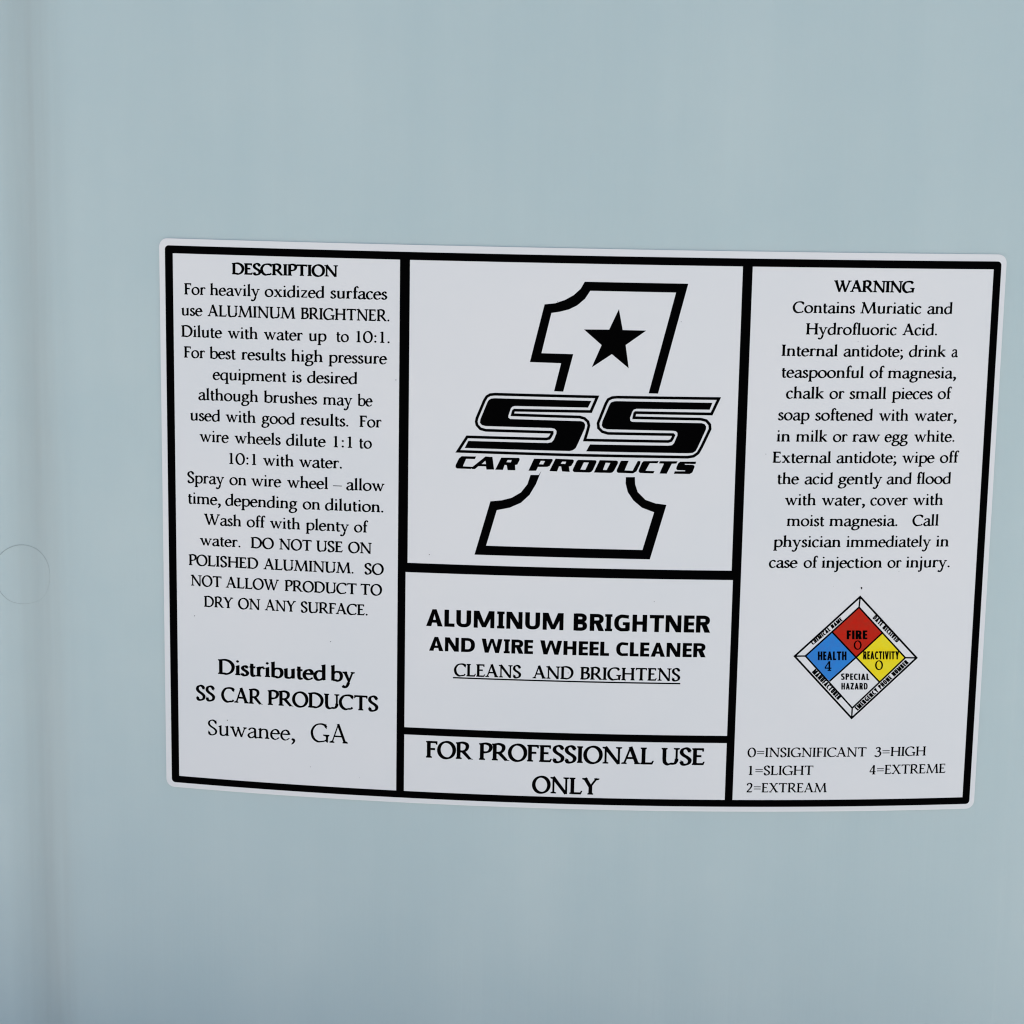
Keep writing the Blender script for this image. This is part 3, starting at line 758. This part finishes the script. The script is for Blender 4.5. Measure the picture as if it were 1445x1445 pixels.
TRACE = {'numeral_top': [(91.83, -11.55), (94.26, -11.25), (96.6, -10.42), (98.64, -9.22), (100.21, -7.73), (101.13, -6.06), (125.37, -6.09), (119.06, -32.1), (116.84, -32.08), (122.57, -8.2), (102.48, -8.15), (101.28, -10.05), (99.52, -11.61), (97.61, -12.61), (95.41, -13.21), (93.48, -13.53), (91.32, -23.07), (98.82, -23.13), (96.65, -32.07), (94.48, -32.03), (96.01, -25.34), (88.63, -25.23)],
'star': [(109.3, -12.3), (110.31, -17.21), (115.85, -17.24), (111.1, -20.74), (111.97, -26.21), (107.91, -22.95), (103.25, -26.16), (105.45, -20.85), (101.2, -17.25), (107.13, -17.18)],
'numeral_base': [(89.29, -52.26), (88.59, -54.52), (87.09, -56.53), (84.9, -57.9), (82.52, -58.59), (79.8, -58.92), (76.15, -72.08), (118.29, -72.16), (121.87, -58.8), (119.25, -58.5), (116.85, -57.68), (114.93, -55.82), (114.26, -53.93), (114.15, -52.22), (112.01, -52.26), (111.99, -53.81), (112.55, -55.86), (113.97, -57.9), (116.05, -59.59), (118.97, -60.65), (116.45, -69.89), (78.93, -69.79), (81.37, -61.02), (84.43, -60.34), (87.14, -59.05), (89.14, -57.09), (90.62, -54.47), (91.82, -51.23), (91.26, -52.21)],
's_fill': [[(103.35, -34.13), (102.58, -35.76), (85.24, -35.77), (84.66, -35.97), (84.32, -36.38), (83.77, -38.11), (83.77, -38.62), (84.25, -38.92), (101.03, -39.03), (101.68, -39.25), (102.05, -39.88), (101.93, -40.77), (100.34, -44.58), (99.9, -45.53), (99.21, -46.07), (98.4, -46.27), (73.46, -46.18), (74.3, -44.45), (93.22, -44.46), (94.15, -44.25), (94.65, -43.65), (95.23, -42.15), (95.26, -41.51), (94.88, -41.03), (94.08, -40.84), (78.43, -40.77), (77.49, -40.56), (77.01, -39.98), (77.12, -39.16), (78.69, -35.12), (79.04, -34.52), (79.61, -34.15), (80.43, -34.04)], [(132.01, -34.09), (131.39, -35.74), (114.11, -35.81), (113.42, -36.03), (113.09, -36.56), (112.62, -37.97), (112.68, -38.68), (113.16, -38.95), (129.57, -38.98), (130.32, -39.2), (130.71, -39.78), (130.67, -40.49), (128.83, -44.87), (128.39, -45.71), (127.71, -46.14), (126.78, -46.25), (102.4, -46.25), (103.29, -44.56), (121.82, -44.51), (122.75, -44.38), (123.24, -43.85), (123.95, -42.0), (123.94, -41.42), (123.57, -41.02), (122.87, -40.92), (107.27, -40.85), (106.34, -40.56), (105.95, -39.98), (106.07, -39.04), (107.59, -35.14), (107.99, -34.43), (108.73, -34.14), (109.42, -34.07)]],
's_outline': [(71.82, -47.03), (74.01, -43.49), (92.85, -43.5), (93.55, -43.32), (93.89, -42.84), (94.25, -42.13), (94.24, -41.84), (78.44, -41.78), (77.15, -41.46), (76.32, -40.59), (76.12, -39.77), (76.29, -38.94), (77.99, -34.67), (78.56, -33.71), (79.37, -33.22), (80.53, -33.08), (104.72, -33.16), (103.3, -36.68), (85.19, -36.78), (84.96, -36.95), (84.7, -37.89), (100.65, -38.05), (101.82, -38.36), (102.66, -39.11), (102.91, -40.05), (102.7, -40.99), (102.02, -43.53), (121.79, -43.5), (122.48, -43.27), (122.77, -42.8), (123.09, -42.02), (122.9, -41.83), (107.53, -41.83), (106.13, -41.46), (105.22, -40.59), (105.07, -39.41), (106.77, -34.81), (107.32, -33.74), (108.24, -33.26), (109.4, -33.12), (133.51, -33.06), (131.89, -36.76), (113.86, -36.73), (113.7, -36.9), (113.52, -37.96), (129.42, -38.04), (130.71, -38.37), (131.56, -39.3), (131.67, -40.36), (129.76, -44.74), (128.99, -46.17), (127.97, -46.94), (126.57, -47.2), (98.9, -47.21)],
'name': [([(72.75, -48.19), (76.21, -48.16), (75.94, -48.79), (73.82, -48.8), (73.07, -50.63), (75.36, -50.68), (75.1, -51.21), (71.66, -51.2), (71.3, -50.9), (71.37, -50.33), (72.12, -48.74)], []), ([(78.47, -48.09), (80.12, -48.15), (80.56, -51.19), (78.75, -51.25), (78.6, -50.47), (76.81, -50.48), (75.97, -51.21), (75.27, -51.21), (75.19, -50.85)], [(77.55, -49.93), (78.44, -49.12), (78.64, -49.94)]), ([(82.23, -48.27), (86.42, -48.21), (86.64, -48.46), (86.57, -48.82), (86.1, -49.83), (85.54, -49.94), (85.66, -51.22), (83.8, -51.24), (83.57, -50.04), (83.07, -49.98), (82.67, -51.2), (80.84, -51.23)], [(83.76, -48.8), (84.74, -48.77), (84.54, -49.35), (83.49, -49.33)]), ([(90.06, -48.3), (94.34, -48.27), (94.55, -48.48), (94.42, -48.83), (93.81, -49.96), (93.19, -50.21), (91.01, -50.27), (90.61, -51.2), (88.78, -51.25)], [(91.68, -48.79), (92.7, -48.81), (92.26, -49.63), (91.28, -49.62)]), ([(95.18, -48.18), (99.32, -48.29), (99.56, -48.57), (99.47, -48.93), (98.93, -49.86), (98.4, -50.02), (98.61, -51.29), (96.79, -51.22), (96.55, -50.03), (96.06, -50.0), (95.59, -51.25), (93.77, -51.2)], [(96.74, -48.85), (97.72, -48.83), (97.52, -49.4), (96.44, -49.38)]), ([(100.65, -48.33), (104.64, -48.34), (104.92, -48.52), (104.89, -48.88), (104.14, -50.67), (103.73, -51.18), (103.24, -51.33), (99.66, -51.3), (99.31, -50.99), (99.37, -50.63), (100.1, -48.91), (100.3, -48.55)], [(101.92, -48.91), (103.11, -48.92), (102.31, -50.71), (101.12, -50.67)]), ([(105.69, -48.3), (109.66, -48.31), (110.04, -48.52), (110.01, -49.02), (109.15, -50.78), (108.76, -51.2), (108.27, -51.33), (104.36, -51.31)], [(107.11, -48.88), (108.24, -48.91), (107.39, -50.65), (106.5, -50.62)]), ([(110.72, -48.34), (112.57, -48.31), (111.64, -50.64), (113.57, -50.69), (114.73, -48.32), (115.38, -48.34), (115.32, -49.0), (114.47, -50.84), (113.67, -51.32), (110.07, -51.26), (109.78, -50.93), (109.83, -50.51)], []), ([(116.11, -48.32), (119.71, -48.23), (119.4, -48.79), (117.6, -48.79), (116.64, -50.63), (118.8, -50.68), (118.52, -51.26), (115.3, -51.19), (114.99, -50.86), (115.03, -50.5), (115.72, -48.74)], []), ([(119.95, -48.26), (124.2, -48.22), (123.94, -48.77), (122.83, -48.84), (121.68, -51.26), (119.99, -51.24), (120.95, -48.85), (119.81, -48.8)], []), ([(124.86, -48.31), (128.62, -48.25), (128.48, -48.83), (125.94, -48.82), (125.95, -49.02), (127.91, -49.04), (128.28, -49.28), (128.26, -49.61), (127.81, -50.86), (127.16, -51.25), (123.4, -51.26), (123.62, -50.65), (126.08, -50.61), (126.07, -50.39), (124.19, -50.34), (123.93, -50.09), (123.97, -49.68), (124.38, -48.68)], [])],
'dia_outer': [(169.63, -80.98), (184.45, -96.35), (168.98, -111.41), (154.2, -95.77)],
'dia_inner': [(169.48, -83.59), (181.6, -96.29), (169.01, -108.85), (156.85, -95.72)],
'dia_mid': [(163.09, -89.68), (175.59, -89.99), (175.53, -102.4), (163.07, -102.06)],
'dia_c': (169.35, -96.09), 'dia_text': [('FIRE', 'cond', [(166.81, -91.54), (171.91, -91.56), (166.7, -89.35)]), ('HEALTH', 'cond', [(159.94, -96.75), (167.01, -96.77), (159.84, -94.58)]), ('REACTIVITY', 'cond', [(171.13, -96.59), (180.07, -96.67), (171.03, -94.57)]), ('SPECIAL', 'cond2', [(165.89, -101.71), (172.88, -101.81), (165.81, -100.1)]), ('HAZARD', 'cond2', [(166.08, -104.15), (172.61, -104.19), (166.0, -102.49)]), ('0', 'digit', [(168.66, -94.07), (170.63, -94.08), (168.56, -91.88)]), ('4', 'digit', [(161.71, -99.41), (163.41, -99.42), (161.6, -96.98)]), ('0', 'digit', [(174.21, -99.2), (176.19, -99.22), (174.09, -96.89)]), ('CHEMICAL NAME', 'band', [(158.57, -93.01), (165.58, -86.85), (157.96, -92.22)]), ('DATE RECEIVED', 'band', [(172.92, -86.32), (179.26, -92.54), (173.67, -85.49)]), ('MANUFACTURER', 'band', [(158.57, -99.79), (165.37, -106.81), (159.46, -98.89)]), ('EMERGENCY PHONE NUMBER', 'band', [(170.39, -109.55), (182.6, -97.6), (169.52, -108.72)])],
'underline': [(71.34, -102.84), (126.59, -102.84)],
'specks': [(169.84, -78.74, 0.19), (169.87, -78.98, 0.15), (6.53, -90.69, 0.11), (41.08, -95.17, 0.11), (14.75, -116.8, 0.12), (35.97, -127.37, 0.08), (48.36, -129.41, 0.05), (145.19, -46.21, 0.08), (166.11, -19.18, 0.06), (65.22, -72.45, 0.1), (113.17, -102.3, 0.1), (119.64, -82.54, 0.08), (94.89, -10.84, 0.07), (123.97, -15.03, 0.08), (99.34, -100.71, 0.11), (56.79, -30.35, 0.1), (161.29, -23.43, 0.05), (162.97, -78.37, 0.04), (175.43, -25.69, 0.05), (60.2, 30.05, 0.05), (153.23, -37.19, 0.06), (178.87, -74.74, 0.06)],
'mark': [(-38.72, -83.84), (-31.42, -83.29), (-38.49, -75.83), (-38.94, -91.9), (-32.68, -27.65), (-25.04, -27.3), (-44.37, -28.2), (-41.71, 56.98), (-49.92, -205.46), (201.69, 60.2), (218.33, -193.33)],
'V': {'lT': 1.671, 'fT': 0.0, 'iT': -1.862, 'b1B': -74.667, 'b2T': -76.977, 'b2B': -115.881, 'b3T': -117.728, 'iB': -132.198, 'fB': -133.958, 'lB': -135.211}, 'U': {'lL': -1.451, 'fL': 0.0, 'iL': 1.981, 'd1L': 57.562, 'd1Rt': 59.932, 'd1Rl': 59.478, 'd2Lt': 138.047, 'd2Ll': 138.439, 'd2R': 140.351, 'iR': 198.148, 'fR': 200.0, 'lR': 201.254}}

# ------------------------------------------------------------------ build
U, V = TRACE['U'], TRACE['V']
container = bpy.data.objects.new("chemical_container", None)
container.location = (0, 0, 0)
col.objects.link(container)
container["label"] = "pale blue-grey plastic chemical container with a white printed aluminum brightener label on its bowed front"
container["category"] = "container"

body_obj, LOOP = body(container)

# moulded circle in the left corner of the front: a hair-thin raised ring, traced on the profile
def on_body(s, z, h):
    """Point at arc length s (mm, signed) along the profile and height z."""
    acc = 0.0; a = abs(s)
    n_ = len(LOOP); st = -1 if s < 0 else 1
    for i in range(n_ // 2):
        x0, y0, nx0, ny0 = LOOP[(st * i) % n_]; x1, y1, nx1, ny1 = LOOP[(st * (i + 1)) % n_]
        l = math.hypot(x1 - x0, y1 - y0)
        if acc + l >= a:
            f = (a - acc) / l
            x, y, nx, ny = (x0 + (x1 - x0) * f, y0 + (y1 - y0) * f, nx0 + (nx1 - nx0) * f, ny0 + (ny1 - ny0) * f)
            break
        acc += l
    x += nx * h; y += ny * h
    return (x * MM, y * MM, z * MM)

def ring_mark():
    cs, cz, r, n, m = -140.9, -83.9, 7.6, 120, 6
    verts, faces = [], []
    for i in range(n):
        a = 2 * math.pi * i / n
        rr = r + 0.10 * math.sin(3 * a + 1) + .06 * math.sin(5 * a)
        tube = 0.085 * (0.72 + 0.45 * math.sin(a - 0.9))
        for k in range(m):
            b_ = 2 * math.pi * k / m
            q = rr + tube * math.cos(b_)
            verts.append(on_body(cs + q * math.cos(a), cz + q * math.sin(a), tube * math.sin(b_) + .01))
    for i in range(n):
        for k in range(m):
            i2, k2 = (i + 1) % n, (k + 1) % m
            faces.append((i * m + k, i2 * m + k, i2 * m + k2, i * m + k2))
    link("mould_mark", verts, faces, M_MARK, container, True)
ring_mark()

# label sheet with real thickness and rounded corners
outline = rrect(U['lL'], V['lB'], U['lR'], V['lT'], 2.1, 8)
v, t = union([outline], grid=3.0)
verts = [wrap(x, y, H_LABEL) for x, y in v]; faces = list(t)
n0 = len(verts)
dense = []
for i in range(len(outline)):
    p, q = outline[i], outline[(i + 1) % len(outline)]
    k = max(1, int(math.hypot(q[0] - p[0], q[1] - p[1]) / 3))
    dense += [(p[0] + (q[0] - p[0]) * j / k, p[1] + (q[1] - p[1]) * j / k) for j in range(k)]
m = len(dense)
verts += [wrap(x, y, H_LABEL) for x, y in dense] + [wrap(x, y, -.05) for x, y in dense]
faces += [(n0 + i, n0 + m + i, n0 + m + (i + 1) % m, n0 + (i + 1) % m) for i in range(m)]
label = link("label", verts, faces, M_LABEL, container)
label["label"] = "white rectangular sticker with rounded corners and black printed border"

# black border and dividers, one print
G = 3.0
ink = Ink()
ink.add(union([rrect(0, V['fB'], U['fR'], 0, 0.95, 6)], [
    [(U['iL'], V['iB']), (U['d1L'], V['iB']), (U['d1L'], V['iT']), (U['iL'], V['iT'])],
    [(U['d1Rt'], V['b1B']), (U['d2Lt'], V['b1B']), (U['d2Lt'], V['iT']), (U['d1Rt'], V['iT'])],
    [(U['d1Rl'], V['b2B']), (U['d2Ll'], V['b2B']), (U['d2Ll'], V['b2T']), (U['d1Rl'], V['b2T'])],
    [(U['d1Rl'], V['iB']), (U['d2Ll'], V['iB']), (U['d2Ll'], V['b3T']), (U['d1Rl'], V['b3T'])],
    [(U['d2R'], V['iB']), (U['iR'], V['iB']), (U['iR'], V['iT']), (U['d2R'], V['iT'])]], grid=G), H_INK)
ink.build("border", M_INK, label)

# lines of text
CAPS = {'heading': 2.70, 'text_line': 2.72}
for name, sty, cap, v0, um, k, words in LINES:
    ink = Ink()
    for w_, x0, x1 in words:
        O = (x0, v0 + k * (x0 - um)); XE = (x1, v0 + k * (x1 - um))
        r_ = place_text(ink, w_, sty, O, XE, (O[0], O[1] + cap), H_INK)
        if DEBUG: print('FIT %-16s %.3f' % (w_, r_))
    if name == 'slogan_line':
        (a, b_), (c, d_) = TRACE['underline']
        n = 24
        for i in range(n):
            p = (a + (c - a) * i / n, b_ + (d_ - b_) * i / n); q = (a + (c - a) * (i + 1) / n, b_ + (d_ - b_) * (i + 1) / n)
            ink.add(([(p[0], p[1] - .17), (q[0], q[1] - .17), (q[0], q[1] + .17), (p[0], p[1] + .17)], [(0, 1, 2, 3)]), H_LINE)
    ink.build(name, M_INK, label)

# emblem: numeral 1, star, double S, name
ink = Ink()
for key in ('numeral_top', 'numeral_base'): ink.add(union([TRACE[key]], grid=G), H_INK)
ink.build("emblem_numeral", M_INK, label)
ink = Ink(); ink.add(union([TRACE['star']], grid=G), H_INK); ink.build("emblem_star", M_INK, label)
for sf in TRACE['s_fill']:
    ink = Ink(); ink.add(union([sf], grid=G), H_INK); ink.build("emblem_letter", M_INK, label)
ink = Ink()
so = TRACE['s_outline']
ink.add(union(stroke_polys(so, [.66] * len(so), True) + [circle(x, y, .31, 10) for x, y in so], grid=G, eps=1e-4), H_LINE)
ink.build("emblem_outline", M_INK, label)
ink = Ink()
for poly, hole in TRACE['name']:
    ink.add(union([poly], [hole] if hole else [], grid=G), H_INK)
ink.build("emblem_name", M_INK, label)

# hazard diamond
To, Ti, Tm, Tc = TRACE['dia_outer'], TRACE['dia_inner'], TRACE['dia_mid'], TRACE['dia_c']
top, right, bottom, left = Ti; tl, tr_, br, bl = Tm
for nm, q, mt in (("fire_square", [top, tr_, Tc, tl], M_RED), ("health_square", [tl, Tc, bl, left], M_BLUE), ("reactivity_square", [tr_, right, br, Tc], M_YELLOW)):
    ink = Ink(); ink.add(union([q], grid=G), H_INK); ink.build(nm, mt, label)
ink = Ink(); P = []
lw = .40
for loop_ in (To, Ti): P += stroke_polys(loop_, [lw * (1.15 if loop_ is To else 1)] * 4, True)
for a, c in zip(To, Ti): P += stroke_polys([a, c], [lw * .9] * 2)
P += stroke_polys([tl, Tc, br], [lw] * 3) + stroke_polys([tr_, Tc, bl], [lw] * 3)
ink.add(union(P, grid=G, eps=1e-4), H_LINE); ink.build("diamond_outline", M_INK, label)
for tx, sty, (O, XE, TP) in TRACE['dia_text']:
    ink = Ink()
    r_ = place_text(ink, tx, sty, O, XE, TP, H_TEXT)
    if DEBUG: print('FIT %-16s %.3f' % (tx, r_))
    ink.build("hazard_word" if len(tx) > 1 else "hazard_rating", M_INK, label)

# stray ink and dust specks
ink = Ink(); ink2 = Ink()
for i, (x, y, r) in enumerate(TRACE['specks']):
    (ink if i < 2 else ink2).add((circle(x, y, r * 1.15, 7, r), [tuple(range(7))]), H_TEXT + .003 * i)
ink.build("stray_dot", M_INK, label)
o = ink2.build("dust_specks", M_SPECK, label); o["kind"] = "stuff"

# the paved ground the container stands on
zg = -245.0 * MM
g = link("pavement", [(-30, -30, zg), (30, -30, zg), (30, 30, zg), (-30, 30, zg)], [(0, 1, 2, 3)], M_GROUND)
g["kind"] = "structure"
